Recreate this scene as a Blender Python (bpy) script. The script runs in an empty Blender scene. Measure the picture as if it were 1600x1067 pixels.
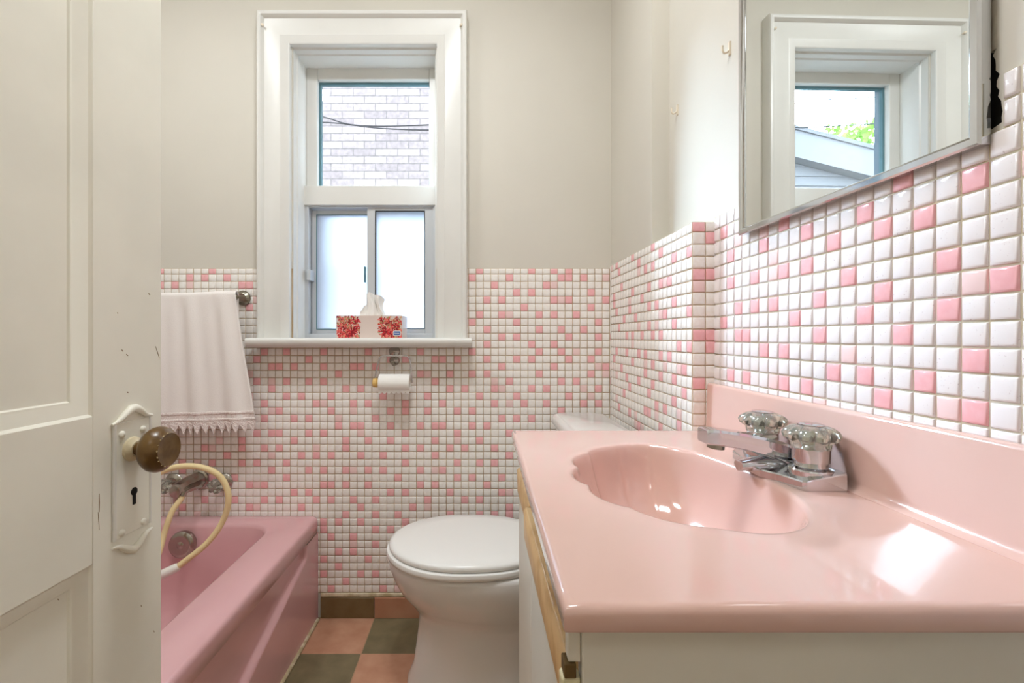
import bpy, math, random
from mathutils import Vector, Matrix, noise
R = random.Random(7)
S = bpy.context.scene
COL = S.collection
PI = math.pi
F, VX, VY, CZ = 711.11, 747.0, 526.0, 1.043      # lens in pixels, vanishing point, eye height


def at(px, py, d):
    return Vector(((px - VX) * d / F, d, CZ - (py - VY) * d / F))


# ------------------------------------------------------------------ materials
def lin(c):
    return tuple(((v / 255) / 12.92 if v / 255 <= .04045 else ((v / 255 + .055) / 1.055) ** 2.4) for v in c) + (1,)


def mat(name, col, rough=.5, metal=0., spec=.5, coat=0., var=0., vscale=8., var_col=None, bump=0., bscale=60., trans=0., ior=1.45, ramp=(.4, .6)):
    m = bpy.data.materials.new(name)
    m.use_nodes = True
    nt = m.node_tree
    b = nt.nodes['Principled BSDF']
    b.inputs['Base Color'].default_value = lin(col)
    b.inputs['Roughness'].default_value = rough
    b.inputs['Metallic'].default_value = metal
    b.inputs['Specular IOR Level'].default_value = spec
    b.inputs['Coat Weight'].default_value = coat
    b.inputs['Coat Roughness'].default_value = .04
    b.inputs['Transmission Weight'].default_value = trans
    b.inputs['IOR'].default_value = ior
    tc = nt.nodes.new('ShaderNodeTexCoord')
    if var > 0 or var_col:
        n = nt.nodes.new('ShaderNodeTexNoise')
        n.inputs['Scale'].default_value = vscale
        n.inputs['Detail'].default_value = 4
        nt.links.new(tc.outputs['Object'], n.inputs['Vector'])
        r = nt.nodes.new('ShaderNodeValToRGB')
        c1 = lin(col)
        c2 = lin(var_col) if var_col else tuple(v * (1 - var) for v in c1[:3]) + (1,)
        r.color_ramp.elements[0].position = ramp[0]
        r.color_ramp.elements[0].color = c2
        r.color_ramp.elements[1].position = ramp[1]
        r.color_ramp.elements[1].color = c1
        nt.links.new(n.outputs['Fac'], r.inputs['Fac'])
        nt.links.new(r.outputs['Color'], b.inputs['Base Color'])
    if bump > 0:
        n2 = nt.nodes.new('ShaderNodeTexNoise')
        n2.inputs['Scale'].default_value = bscale
        n2.inputs['Detail'].default_value = 3
        nt.links.new(tc.outputs['Object'], n2.inputs['Vector'])
        bp = nt.nodes.new('ShaderNodeBump')
        bp.inputs['Strength'].default_value = bump
        bp.inputs['Distance'].default_value = .002
        nt.links.new(n2.outputs['Fac'], bp.inputs['Height'])
        nt.links.new(bp.outputs['Normal'], b.inputs['Normal'])
    return m


def thin_glass(name, tint=(1, 1, 1, 1), gloss=.06):
    m = bpy.data.materials.new(name)
    m.use_nodes = True
    nt = m.node_tree
    nt.nodes.clear()
    o = nt.nodes.new('ShaderNodeOutputMaterial')
    mx = nt.nodes.new('ShaderNodeMixShader')
    t = nt.nodes.new('ShaderNodeBsdfTransparent')
    g = nt.nodes.new('ShaderNodeBsdfGlossy')
    t.inputs['Color'].default_value = tint
    g.inputs['Roughness'].default_value = .01
    mx.inputs['Fac'].default_value = gloss
    nt.links.new(t.outputs[0], mx.inputs[1])
    nt.links.new(g.outputs[0], mx.inputs[2])
    nt.links.new(mx.outputs[0], o.inputs['Surface'])
    return m


def frosted(name, col):
    m = bpy.data.materials.new(name)
    m.use_nodes = True
    nt = m.node_tree
    nt.nodes.clear()
    o = nt.nodes.new('ShaderNodeOutputMaterial')
    mx = nt.nodes.new('ShaderNodeMixShader')
    t = nt.nodes.new('ShaderNodeBsdfTranslucent')
    d = nt.nodes.new('ShaderNodeBsdfPrincipled')
    t.inputs['Color'].default_value = lin(col)
    d.inputs['Base Color'].default_value = lin(col)
    d.inputs['Roughness'].default_value = .35
    mx.inputs['Fac'].default_value = .2
    nt.links.new(t.outputs[0], mx.inputs[1])
    nt.links.new(d.outputs[0], mx.inputs[2])
    nt.links.new(mx.outputs[0], o.inputs['Surface'])
    return m


M = {}
M['plaster'] = mat('wall_paint', (212, 207, 196), .6, var=.03, vscale=2.5, bump=.08, bscale=30)
M['ceiling'] = mat('ceiling_paint', (236, 233, 226), .8)
M['trim'] = mat('trim_gloss_paint', (224, 223, 218), .32, var=.03, vscale=5)
M['alu'] = mat('window_aluminium', (206, 210, 214), .35, metal=.35)
M['bead'] = mat('teal_glazing_bead', (92, 128, 136), .5)
M['storm'] = mat('grey_blue_storm_frame', (104, 122, 134), .6)
M['black'] = mat('black_gap', (18, 17, 16), .9)
M['door'] = mat('cream_door_paint', (236, 234, 222), .38, var=.05, vscale=6, bump=.06, bscale=25)
M['door_old'] = mat('yellowed_door_paint', (224, 210, 176), .4, var=.12, vscale=30)
M['knob'] = mat('brown_knob', (88, 62, 26), .28, var_col=(112, 84, 44), vscale=40, bump=.25, bscale=80)
M['wear'] = mat('bare_worn_paint', (150, 128, 98), .7)
M['chip'] = mat('chipped_cream_paint', (196, 178, 134), .5)
M['tile_white'] = mat('white_tile', (243, 240, 236), .16, spec=.5, var_col=(240, 235, 229), vscale=120)
M['tile_cool'] = mat('speckled_white_tile', (236, 230, 230), .1, spec=.6, var_col=(206, 192, 194), vscale=330, ramp=(.27, .33))
M['tile_pink'] = mat('pink_tile', (242, 186, 190), .14, spec=.5, var_col=(239, 178, 182), vscale=90)
M['tile_pale'] = mat('pale_pink_tile', (238, 208, 206), .14, spec=.5)
M['grout'] = mat('tan_grout', (206, 188, 162), .9, var_col=(178, 152, 118), vscale=9)
M['grout_pale'] = mat('pale_grout', (216, 210, 194), .9, var_col=(196, 184, 156), vscale=9)
M['tub'] = mat('pink_enamel', (219, 173, 176), .17, coat=.3, var=.03, vscale=4)
M['caulk'] = mat('cream_caulk', (222, 212, 186), .7, var_col=(190, 176, 140), vscale=30)
M['chrome'] = mat('chrome', (214, 216, 220), .07, metal=1)
M['dull_chrome'] = mat('dull_chrome', (176, 170, 160), .22, metal=1)
M['steel'] = mat('tarnished_steel', (150, 146, 132), .28, metal=1)
M['hose'] = mat('cream_hose', (228, 208, 158), .45)
M['white_plastic'] = mat('white_plastic', (232, 230, 222), .35)
M['ceramic'] = mat('white_ceramic', (232, 231, 229), .12, coat=.4)
M['seat'] = mat('white_seat_plastic', (236, 236, 234), .22)
M['counter'] = mat('pink_cultured_marble', (217, 181, 170), .12, coat=.8, var_col=(214, 176, 164), vscale=3)
M['cab'] = mat('white_cabinet_paint', (224, 220, 208), .45, var=.04, vscale=5)
M['wood'] = mat('oak_pull', (212, 174, 122), .45, var_col=(192, 150, 98), vscale=22)
M['brown'] = mat('brown_fibre', (96, 74, 34), .7)
M['cream'] = mat('cream_block', (212, 204, 168), .6)
M['mirror'] = mat('mirror_silver', (236, 240, 240), .0, metal=1)
M['towel'] = mat('white_cotton', (240, 234, 230), .9, bump=.5, bscale=400)
M['lace'] = mat('white_lace', (238, 230, 226), .9, var_col=(216, 200, 196), vscale=260)
M['paper'] = mat('white_paper', (240, 238, 234), .9)
M['dowel'] = mat('pale_wood', (222, 184, 110), .55)
M['blue'] = mat('blue_label', (38, 84, 160), .4)
M['siding'] = mat('white_siding', (118, 120, 123), .6)
M['roof'] = mat('grey_shingles', (110, 112, 116), .9)
M['leaf'] = mat('leaf_green', (110, 150, 62), .6, var_col=(150, 182, 92), vscale=3)
M['bark'] = mat('bark', (96, 80, 62), .9)
M['cable'] = mat('cable_black', (26, 26, 30), .6)
M['ground'] = mat('ground_concrete', (150, 148, 142), .9, var=.1)
M['hall'] = mat('hall_wall_paint', (232, 222, 204), .7)
M['hall_floor'] = mat('hall_wood_floor', (150, 110, 74), .5)
M['glass'] = thin_glass('clear_pane')
M['frost'] = frosted('frosted_pane', (214, 218, 224))
M['acrylic'] = mat('clear_acrylic', (232, 238, 226), .05, trans=.86, ior=1.45)
M['hook'] = mat('painted_hook', (228, 216, 196), .4)


def brick_material():
    m = bpy.data.materials.new('pale_brick')
    m.use_nodes = True
    nt = m.node_tree
    b = nt.nodes['Principled BSDF']
    b.inputs['Roughness'].default_value = .9
    tc = nt.nodes.new('ShaderNodeTexCoord')
    mp = nt.nodes.new('ShaderNodeMapping')
    mp.inputs['Rotation'].default_value = (PI / 2, 0, 0)
    br = nt.nodes.new('ShaderNodeTexBrick')
    br.inputs['Color1'].default_value = lin((132, 122, 119))
    br.inputs['Color2'].default_value = lin((110, 101, 100))
    br.inputs['Mortar'].default_value = lin((88, 82, 81))
    br.inputs['Scale'].default_value = 1
    br.inputs['Mortar Size'].default_value = .005
    br.inputs['Brick Width'].default_value = .225
    br.inputs['Row Height'].default_value = .076
    n = nt.nodes.new('ShaderNodeTexNoise')
    n.inputs['Scale'].default_value = 24
    mx = nt.nodes.new('ShaderNodeMixRGB')
    mx.blend_type = 'OVERLAY'
    mx.inputs['Fac'].default_value = .5
    nt.links.new(tc.outputs['Object'], mp.inputs['Vector'])
    nt.links.new(mp.outputs['Vector'], br.inputs['Vector'])
    nt.links.new(tc.outputs['Object'], n.inputs['Vector'])
    nt.links.new(br.outputs['Color'], mx.inputs['Color1'])
    nt.links.new(n.outputs['Fac'], mx.inputs['Color2'])
    nt.links.new(mx.outputs['Color'], b.inputs['Base Color'])
    return m


M['brick'] = brick_material()


def floor_material():
    m = bpy.data.materials.new('checker_vinyl')
    m.use_nodes = True
    nt = m.node_tree
    b = nt.nodes['Principled BSDF']
    b.inputs['Roughness'].default_value = .42
    tc = nt.nodes.new('ShaderNodeTexCoord')
    mp = nt.nodes.new('ShaderNodeMapping')
    mp.inputs['Location'].default_value = (.3845 * 5 + 7, -1.693 / .196 + 20, .5)
    mp.inputs['Scale'].default_value = (5, 1 / .196, 1)
    ck = nt.nodes.new('ShaderNodeTexChecker')
    ck.inputs['Scale'].default_value = 1
    ck.inputs['Color1'].default_value = lin((196, 148, 120))
    ck.inputs['Color2'].default_value = lin((122, 112, 84))
    br = nt.nodes.new('ShaderNodeTexBrick')
    br.offset = 0
    br.inputs['Scale'].default_value = 1
    br.inputs['Brick Width'].default_value = 1
    br.inputs['Row Height'].default_value = 1
    br.inputs['Mortar Size'].default_value = .008
    br.inputs['Color1'].default_value = (0, 0, 0, 1)
    br.inputs['Color2'].default_value = (0, 0, 0, 1)
    br.inputs['Mortar'].default_value = (1, 1, 1, 1)
    n = nt.nodes.new('ShaderNodeTexNoise')
    n.inputs['Scale'].default_value = 18
    n.inputs['Detail'].default_value = 6
    mx = nt.nodes.new('ShaderNodeMixRGB')
    mx.inputs['Color2'].default_value = lin((176, 142, 112))
    ov = nt.nodes.new('ShaderNodeMixRGB')
    ov.blend_type = 'SOFT_LIGHT'
    ov.inputs['Fac'].default_value = .5
    L = nt.links.new
    L(tc.outputs['Object'], mp.inputs['Vector'])
    L(mp.outputs['Vector'], ck.inputs['Vector'])
    L(mp.outputs['Vector'], br.inputs['Vector'])
    L(tc.outputs['Object'], n.inputs['Vector'])
    L(br.outputs['Color'], mx.inputs['Fac'])
    L(ck.outputs['Color'], mx.inputs['Color1'])
    L(mx.outputs['Color'], ov.inputs['Color1'])
    L(n.outputs['Fac'], ov.inputs['Color2'])
    L(ov.outputs['Color'], b.inputs['Base Color'])
    return m


M['floor'] = floor_material()
M['base_dark'] = mat('olive_base_tile', (122, 104, 72), .4, var_col=(112, 92, 58), vscale=10)
M['base_pink'] = mat('terracotta_base_tile', (190, 142, 114), .4, var_col=(180, 130, 102), vscale=10)


M['carton'] = mat('pale_printed_card', (222, 206, 198), .4)
for nm_, c_ in (('p_red', (206, 44, 54)), ('p_dark', (140, 18, 34)), ('p_coral', (232, 120, 112)), ('p_tan', (214, 168, 130)), ('p_green', (168, 158, 104)), ('p_brown', (134, 84, 56))):
    M[nm_] = mat('print_' + nm_[2:], c_, .4)


# ------------------------------------------------------------------ mesh helpers
class MB:
    def __init__(s):
        s.v, s.f, s.m = [], [], []

    def add(s, vs, fs, mi=0):
        o = len(s.v)
        s.v += [Vector(p) for p in vs]
        s.f += [tuple(i + o for i in f) for f in fs]
        s.m += [mi] * len(fs)
        return s

    def box(s, x0, x1, y0, y1, z0, z1, mi=0):
        vs = [(x, y, z) for z in (z0, z1) for y in (y0, y1) for x in (x0, x1)]
        return s.add(vs, [(0, 2, 3, 1), (4, 5, 7, 6), (0, 1, 5, 4), (2, 6, 7, 3), (0, 4, 6, 2), (1, 3, 7, 5)], mi)

    def loft(s, rings, cap0=True, cap1=True, closed=True, mi=0):
        n = len(rings[0])
        vs = [p for r in rings for p in r]
        fs = []
        for k in range(len(rings) - 1):
            for i in range(n if closed else n - 1):
                j = (i + 1) % n
                fs.append((k * n + i, k * n + j, (k + 1) * n + j, (k + 1) * n + i))
        if cap0:
            fs.append(tuple(reversed(range(n))))
        if cap1:
            fs.append(tuple((len(rings) - 1) * n + i for i in range(n)))
        return s.add(vs, fs, mi)

    def lathe(s, prof, o, ax, n=32, flute=0, famp=0., mi=0, ffun=None):
        ax = Vector(ax).normalized()
        u = ax.orthogonal().normalized()
        w = ax.cross(u)
        o = Vector(o)
        rings = []
        for (h, r) in prof:
            ring = []
            for i in range(n):
                a = 2 * PI * i / n
                rr = r
                if flute:
                    k = famp * (ffun(h) if ffun else 1)
                    rr = r * (1 - k * (1 - abs(math.cos(flute * a / 2))))
                ring.append(o + ax * h + (u * math.cos(a) + w * math.sin(a)) * max(rr, 1e-5))
            rings.append(ring)
        return s.loft(rings, mi=mi)

    def tube(s, pts, r, n=12, mi=0, closed=False):
        pts = [Vector(p) for p in pts]
        rs = r if isinstance(r, (list, tuple)) else [r] * len(pts)
        up = Vector((0, 0, 1))
        rings = []
        for i, p in enumerate(pts):
            t = (pts[min(i + 1, len(pts) - 1)] - pts[max(i - 1, 0)]).normalized()
            if i == 0:
                u = t.orthogonal().normalized()
            else:
                u = (u - t * u.dot(t)).normalized()
            w = t.cross(u)
            rings.append([p + (u * math.cos(2 * PI * k / n) + w * math.sin(2 * PI * k / n)) * rs[i] for k in range(n)])
        return s.loft(rings, mi=mi)

    def prism(s, poly, fn, h0, h1, mi=0):
        """poly: list of (a,b); fn(a,b,h) -> point"""
        return s.loft([[fn(a, b, h0) for a, b in poly], [fn(a, b, h1) for a, b in poly]], mi=mi)

    def build(s, name, mats, parent=None, loc=None, smooth=None, bevel=0., seg=2, xf=None):
        me = bpy.data.meshes.new(name)
        vs = s.v
        if xf:
            vs = [xf @ p for p in vs]
        root = parent
        while root is not None and root.parent is not None:
            root = root.parent
        off = Vector(loc) if loc is not None else (root.location.copy() if root is not None else Vector((0, 0, 0)))
        me.from_pydata([p - off for p in vs], [], s.f)
        for mm in (mats if isinstance(mats, (list, tuple)) else [mats]):
            me.materials.append(mm)
        me.polygons.foreach_set('material_index', s.m)
        me.validate()
        import bmesh
        b = bmesh.new()
        b.from_mesh(me)
        bmesh.ops.recalc_face_normals(b, faces=b.faces)
        b.to_mesh(me)
        b.free()
        if smooth is not None:
            me.polygons.foreach_set('use_smooth', [True] * len(me.polygons))
            me.set_sharp_from_angle(angle=math.radians(smooth))
        o = bpy.data.objects.new(name, me)
        COL.objects.link(o)
        if parent is not None:
            o.parent = parent
        else:
            o.location = off
        if bevel > 0:
            md = o.modifiers.new('bevel', 'BEVEL')
            md.width = bevel
            md.segments = seg
            md.limit_method = 'ANGLE'
            md.angle_limit = math.radians(40)
            me.polygons.foreach_set('use_smooth', [True] * len(me.polygons))
            me.set_sharp_from_angle(angle=math.radians(50))
        return o


def tag(o, label=None, cat=None, group=None, kind=None):
    if label:
        o['label'] = label
    if cat:
        o['category'] = cat
    if group:
        o['group'] = group
    if kind:
        o['kind'] = kind
    return o


def thing(name, label, cat, loc, group=None, kind=None):
    o = bpy.data.objects.new(name, None)
    COL.objects.link(o)
    o.location = loc
    o.empty_display_size = .05
    return tag(o, label, cat, group, kind)


def spline(pts, n=10, closed=False):
    pts = [Vector(p) for p in pts]
    out = []
    N = len(pts)
    for i in range(N if closed else N - 1):
        if closed:
            p0, p1, p2, p3 = (pts[(i + k - 1) % N] for k in range(4))
        else:
            p1, p2 = pts[i], pts[i + 1]
            p0 = pts[i - 1] if i else p1 * 2 - p2
            p3 = pts[i + 2] if i + 2 < N else p2 * 2 - p1
        for k in range(n):
            t = k / n
            out.append(.5 * ((2 * p1) + (p2 - p0) * t + (2 * p0 - 5 * p1 + 4 * p2 - p3) * t * t + (3 * p1 - p0 - 3 * p2 + p3) * t ** 3))
    if not closed:
        out.append(pts[-1])
    return out


def rrect(x0, x1, y0, y1, r, n=8):
    """rounded rectangle, counter-clockwise, 4*(n+1) points"""
    rs = r if isinstance(r, (list, tuple)) else [r] * 4
    out = []
    for (cx, cy, a0, rr) in ((x1, y1, 0, rs[0]), (x0, y1, 90, rs[1]), (x0, y0, 180, rs[2]), (x1, y0, 270, rs[3])):
        sx = 1 if a0 in (0, 270) else -1
        sy = 1 if a0 in (0, 90) else -1
        for k in range(n + 1):
            a = math.radians(a0 + 90 * k / n)
            out.append((cx - sx * rr + rr * math.cos(a), cy - sy * rr + rr * math.sin(a)))
    return out


def smooth01(t):
    t = max(0., min(1., t))
    return t * t * (3 - 2 * t)


# ------------------------------------------------------------------ the room
XL, XB, XV, YB, YF, ZC = -1.42, .495, .545, 1.693, -.02, 2.62
YR, YRU = 1.045, 1.295            # the step in the right wall: tiled height, and above it
WXL, WXR, WZB, WZT = -.688, -.154, 1.0385, 2.118      # window opening
TILE_TOP = 1.296

fl = MB().box(XL - .1, XV + .1, YF - .1, YB + .1, -.05, 0).build('floor', M['floor'])
tag(fl, 'floor of pink and olive checkered tiles', 'floor', kind='structure')
fl.location = (0, 0, 0)
ce = MB().box(XL - .1, XV + .1, YF - .1, YB + .1, ZC, ZC + .05).build('ceiling', M['ceiling'])
tag(ce, 'plain white bathroom ceiling', 'ceiling', kind='structure')

wb = MB()
for (a, b, c, d) in ((XL - .1, WXL, 0, ZC), (WXR, XV + .1, 0, ZC), (WXL, WXR, WZT, ZC), (WXL, WXR, 0, WZB - .035)):
    wb.box(a, b, YB, YB + .22, c, d)
wall_back = tag(wb.build('wall_back', M['plaster']), 'back wall with the window, cream plaster above mosaic tile', 'wall', kind='structure')
wall_left = tag(MB().box(XL - .1, XL, YF - .1, YB, 0, ZC).build('wall_left', M['plaster']), 'left wall along the bathtub', 'wall', kind='structure')

# right wall: vanity wall with the cabinet opening, and the boxed-out part behind the toilet
HY0, HY1, HZ0, HZ1 = .486, .90, 1.262, 1.78
jag = [(HY0, HZ0)]
for k in range(15):
    z = HZ0 + .004 + (1.342 - HZ0) * k / 14
    w = .0125 * (1 - .55 * k / 14) + .0016 * math.sin(k * 2.3) + .001 * math.sin(k * 5.1)
    jag.append((HY0 - w - (.004 if k == 2 else 0), z))
jag.append((HY0, 1.346))
jag.append((HY0, HZ1))
wr = MB()


def sidequad(mb, y0, y1, z0, z1):
    mb.box(XV, XV + .08, y0, y1, z0, z1)


sidequad(wr, HY1, YRU, 0, ZC)
sidequad(wr, HY0, HY1, 0, HZ0)
sidequad(wr, HY0, HY1, HZ1, ZC)
poly = [(YF, 0), (HY0, 0)] + jag + [(HY0, ZC), (YF, ZC)]
wr.prism(poly, lambda a, b, h: Vector((h, a, b)), XV, XV + .08)
wr.box(XB, XV + .08, YR, YB, 0, 1.306)
wr.box(XB, XV + .08, YRU, YB, 1.306, ZC)
wall_right = tag(wr.build('wall_right', M['plaster']), 'right wall stepping back at the vanity, plaster above tile', 'wall', kind='structure')
MB().box(XV + .08, XV + .1, HY0 - .06, HY1 + .02, HZ0 - .02, HZ1 + .02).build('wall_cavity', M['black'], wall_right)

wf = MB()
wf.box(XL - .1, -.62, YF - .1, YF, 0, ZC)
wf.box(.24, XV + .1, YF - .1, YF, 0, ZC)
wf.box(-.62, .24, YF - .1, YF, 2.06, ZC)
tag(wf.build('wall_front', M['plaster']), 'front wall with the doorway', 'wall', kind='structure')


# ---- mosaic
PINK = {'back': [], 'bump': [], 'vanity': []}

def crop(key, ox, oy, sc, rows):
    for y, xs in rows:
        for x in xs:
            PINK[key].append((ox + x / sc, oy + y / sc))


crop('back', 735, 415, 7.11, [(50, [100, 680, 922, 1090]), (140, [30, 432, 1010, 1090, 1250]), (220, [270, 845]), (302, [515, 680, 1335]), (385, [190, 350, 930, 1090, 1490]), (462, [595, 1335]),
     (545, [100, 345, 762, 922, 1170]), (628, [30, 515, 1412]), (710, [188, 762, 1010, 1250]), (790, [345, 515, 1090, 1412, 1570])])
crop('back', 735, 535, 7.11, [(25, [190, 685, 925]), (100, [30, 765, 1010, 1412]), (180, [190, 515, 680, 1090, 1335]), (262, [350, 925, 1490]), (345, [30, 190, 765, 1335]), (427, [432, 1010, 1170]),
     (510, [272, 680, 845, 1415]), (592, [105, 515, 1090]), (672, [272, 595, 845, 1255, 1412]), (752, [30, 1010]), (838, [350, 515, 680])])
crop('back', 390, 540, 7.62, [(80, [168, 435, 880, 1420]), (170, [80, 705]), (255, [258, 345, 520, 880, 1245, 1325, 1505]), (343, [1060]), (433, [90, 435, 710, 880]), (520, [262, 1145, 1325]),
     (610, [437, 610, 970]), (697, [165, 792, 1240, 1415]), (787, [350, 968]), (873, [168, 530, 705, 1500])])
crop('back', 590, 540, 7.62, [(72, [512, 1130]), (160, [165, 335, 685, 780, 950, 1310]), (245, [1485]), (340, [510, 868, 1135, 1310]), (430, [690, 1562]), (515, [868, 1045, 1400]),
     (607, [70, 600, 1220]), (690, [335, 785, 1400]), (780, [155, 340, 600, 950, 1133]), (868, [1485])])
crop('back', 390, 660, 7.62, [(50, [1060, 1240, 1325]), (140, [85, 270, 358, 710, 885]), (230, [535, 1155, 1420]), (315, [172, 358, 1155]), (400, [620, 805, 980, 1330, 1580]), (490, [90, 450]),
     (578, [270, 715, 890, 1155, 1420, 1582]), (665, [450]), (755, [25, 185, 890, 980, 1155, 1420]), (845, [535, 715]), (930, [180, 358, 805, 980, 1245, 1510]), (1020, [25, 622, 1335])])
crop('back', 590, 660, 7.27, [(45, [150, 487, 662, 740, 1085, 1250]), (125, [322, 912, 1490]), (210, [150, 660, 1162]), (290, [322, 490, 828, 995, 1330]), (375, [70, 657, 1505]), (460, [322, 912, 1165, 1330]),
     (545, [70, 490, 745]), (630, [238, 912, 1085, 1415]), (710, [490, 660, 1250]), (795, [155, 322, 828, 1415]), (878, [575, 1000, 1170]), (960, [410, 1500])])
crop('back', 495, 795, 7.62, [(72, [360, 705, 980]), (160, [90, 275, 535, 1065]), (245, [95, 710, 885]), (335, [180, 450]), (415, [710]), (505, [270, 450, 885]), (595, [90, 620]), (680, [270]), (768, [90, 535, 712]), (855, [355]), (945, [182, 800])])
crop('back', 590, 780, 5.93, [(75, [1225]), (150, [680, 955, 1090, 1225])])
crop('back', 270, 640, 6.67, [(260, [875]), (330, [730]), (410, [345, 725]), (488, [585]), (555, [120, 415, 735, 885]), (640, [100]), (720, [405, 655]), (800, [815]), (955, [345, 650]), (1030, [115, 810])])
crop('back', 240, 410, 3.68, [(52, [45, 337]), (95, [210, 297, 423]), (137, [45, 125, 510, 548]), (262, [560]), (560, [592])])
crop('vanity', 1100, 330, 3.05, [(105, [98]), (213, [130]), (160, [288]), (100, [490]), (150, [615]), (80, [385]), (335, [130]), (318, [243]), (290, [380]), (265, [490]), (310, [690]), (455, [165]), (450, [243]), (440, [330]),
     (415, [550]), (525, [85]), (510, [430]), (585, [165, 203, 545]), (660, [280, 370]), (765, [610]), (775, [125, 195]), (810, [375]), (830, [480])])
crop('vanity', 1330, 230, 4.64, [(490, [100]), (600, [235]), (510, [540]), (830, [710]), (210, [910]), (960, [1130]), (285, [380])])
crop('vanity', 1330, 440, 4.444, [(70, [225]), (230, [90]), (200, [685]), (370, [355]), (560, [870]), (650, [90]), (690, [510]), (810, [220]), (920, [875])])
for q in ((60, 560), (85, 620), (215, 475), (110, 755), (268, 525), (340, 570), (415, 540), (390, 350), (465, 415), (590, 460), (385, 735), (585, 680), (315, 845), (205, 810), (25, 850), (35, 925), (185, 965), (385, 920),
          (460, 910), (630, 880), (790, 370), (775, 970), (540, 990), (55, 990), (230, 1050), (130, 1060), (495, 700)):
    PINK['bump'].append((955 + q[0] / 6.274, 330 + q[1] / 6.274))
for q in ((345, 45), (610, 40), (65, 75), (150, 140), (190, 140), (280, 140), (410, 140), (485, 135), (655, 250), (750, 255), (145, 295), (245, 300), (325, 305), (475, 340), (570, 345), (195, 370), (405, 420), (90, 440),
          (705, 470), (310, 485), (480, 535), (610, 555), (245, 560), (135, 530), (410, 605), (705, 690), (185, 620), (340, 680), (610, 775), (130, 690), (440, 805), (525, 840), (310, 840), (370, 880), (65, 800), (165, 850),
          (250, 980), (480, 1010), (650, 990), (40, 290), (30, 360)):
    PINK['bump'].append((955 + q[0] / 6.097, 500 + q[1] / 6.097))


def mosaic(name, parent, plane, off, u0, u1, v0, v1, ua, va, pu, pv, pinks, matset, skip=None, rate=.0, sgn=-1, th=.0045, grout=True):
    """tiles on plane; ua,va = a grid crossing; pu,pv = pitch"""
    def P(u, v, h):
        if plane == 'Y':
            return Vector((u, off + sgn * h, v))
        return Vector((off + sgn * h, u, v))
    mb = MB()
    i0, i1 = math.floor((u0 - ua) / pu - 1e-6), math.ceil((u1 - ua) / pu)
    j0, j1 = math.floor((v0 - va) / pv - 1e-6), math.ceil((v1 - va) / pv)
    rr = random.Random(name)
    for i in range(i0, i1):
        for j in range(j0, j1):
            a0, a1 = max(ua + i * pu, u0), min(ua + (i + 1) * pu, u1)
            b0, b1 = max(va + j * pv, v0), min(va + (j + 1) * pv, v1)
            if a1 - a0 < .006 or b1 - b0 < .006:
                continue
            if skip and skip((a0 + a1) / 2, (b0 + b1) / 2):
                continue
            t = rr.random()
            if (i, j) in pinks:
                mi = 1
            elif rate > 0 and t < rate:
                mi = 1
            else:
                mi = 2 if t > .965 else 0
            g = .0010
            x0, x1, y0, y1 = a0 + g, a1 - g, b0 + g, b1 - g
            jx, jy = (rr.random() - .5) * .0006, (rr.random() - .5) * .0006
            hh = th + (rr.random() - .5) * .0004
            tx, ty = (rr.random() - .5) * .0006, (rr.random() - .5) * .0006
            rings = []
            for (ins, h) in ((0, 0), (.0002, hh * .55), (.0012, hh * .88), (.0032, hh)):
                ring = []
                for (sx, sy) in ((0, 0), (1, 0), (1, 1), (0, 1)):
                    xx = (x1 - ins if sx else x0 + ins) + jx
                    yy = (y1 - ins if sy else y0 + ins) + jy
                    ring.append(P(xx, yy, h + (tx * (sx - .5) + ty * (sy - .5)) * (h > 0)))
                rings.append(ring)
            mb.loft(rings, cap0=False, mi=mi)
    o = mb.build(name, [M[matset], M['tile_pink'], M['tile_pale']], parent, smooth=60)
    if grout:
        g = MB()
        us, vs = sorted((u0, u1)), sorted((v0, v1))
        for (h0, h1) in ((0, .0016),):
            pts = [P(u, v, h) for h in (h0, h1) for v in vs for u in us]
            g.add(pts, [(0, 1, 3, 2), (4, 5, 7, 6), (0, 1, 5, 4), (2, 3, 7, 6), (0, 2, 6, 4), (1, 3, 7, 5)])
        if not skip or name == 'mosaic_tiles_back':
            g.build('grout', M['grout'], parent)
    return o


def pick(lst, plane, off, ua, va, pu, pv):
    out = set()
    for (px, py) in lst:
        if plane == 'Y':
            d = off
            u = (px - VX) * d / F
        else:
            d = F * off / (px - VX)
            u = d
        v = CZ - (py - VY) * d / F
        out.add((math.floor((u - ua) / pu), math.floor((v - va) / pv)))
    return out


# back wall: row and column grid
BA = (-.0079, 1.2754 - .0275 * 44, .0276, .0275)
bp = pick(PINK['back'], 'Y', YB - .003, *BA)
mosaic('mosaic_tiles', wall_back, 'Y', YB, XL, XB, .0925, TILE_TOP, *BA, bp, 'tile_white',
       rate=0 if bp else .16, skip=lambda u, v: WXL - .10 < u < WXR + .10 and v > 1.02, grout=False)
gb = MB()
for (a, b, c, d) in ((XL, WXL, .0925, TILE_TOP), (WXR, XB, .0925, TILE_TOP), (WXL, WXR, .0925, WZB - .035)):
    gb.box(a, b, YB - .0016, YB, c, d)
gb.build('grout', M['grout'], wall_back)
# wall behind the toilet
UA = (1.045, 1.283 - .0278 * 40, .0279, .0278)
up = pick(PINK['bump'], 'X', XB - .004, *UA)
mosaic('mosaic_tiles', wall_right, 'X', XB, YR, YB, .0925, 1.306, *UA, up, 'tile_white', rate=0 if up else .15)
# the return face
mosaic('mosaic_tiles', wall_right, 'Y', YR, XB - .004, XV, .7, 1.306, XB - .004, 1.283 - .0278 * 40, .0295, .0278,
       pick([(1098, 350), (1112, 381), (1098, 424), (1113, 424), (1098, 523), (1113, 523), (1098, 598), (1113, 536)], 'Y', YR, XB - .004, 1.283 - .0278 * 40, .0295, .0278),
       'tile_white', grout=True)
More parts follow.
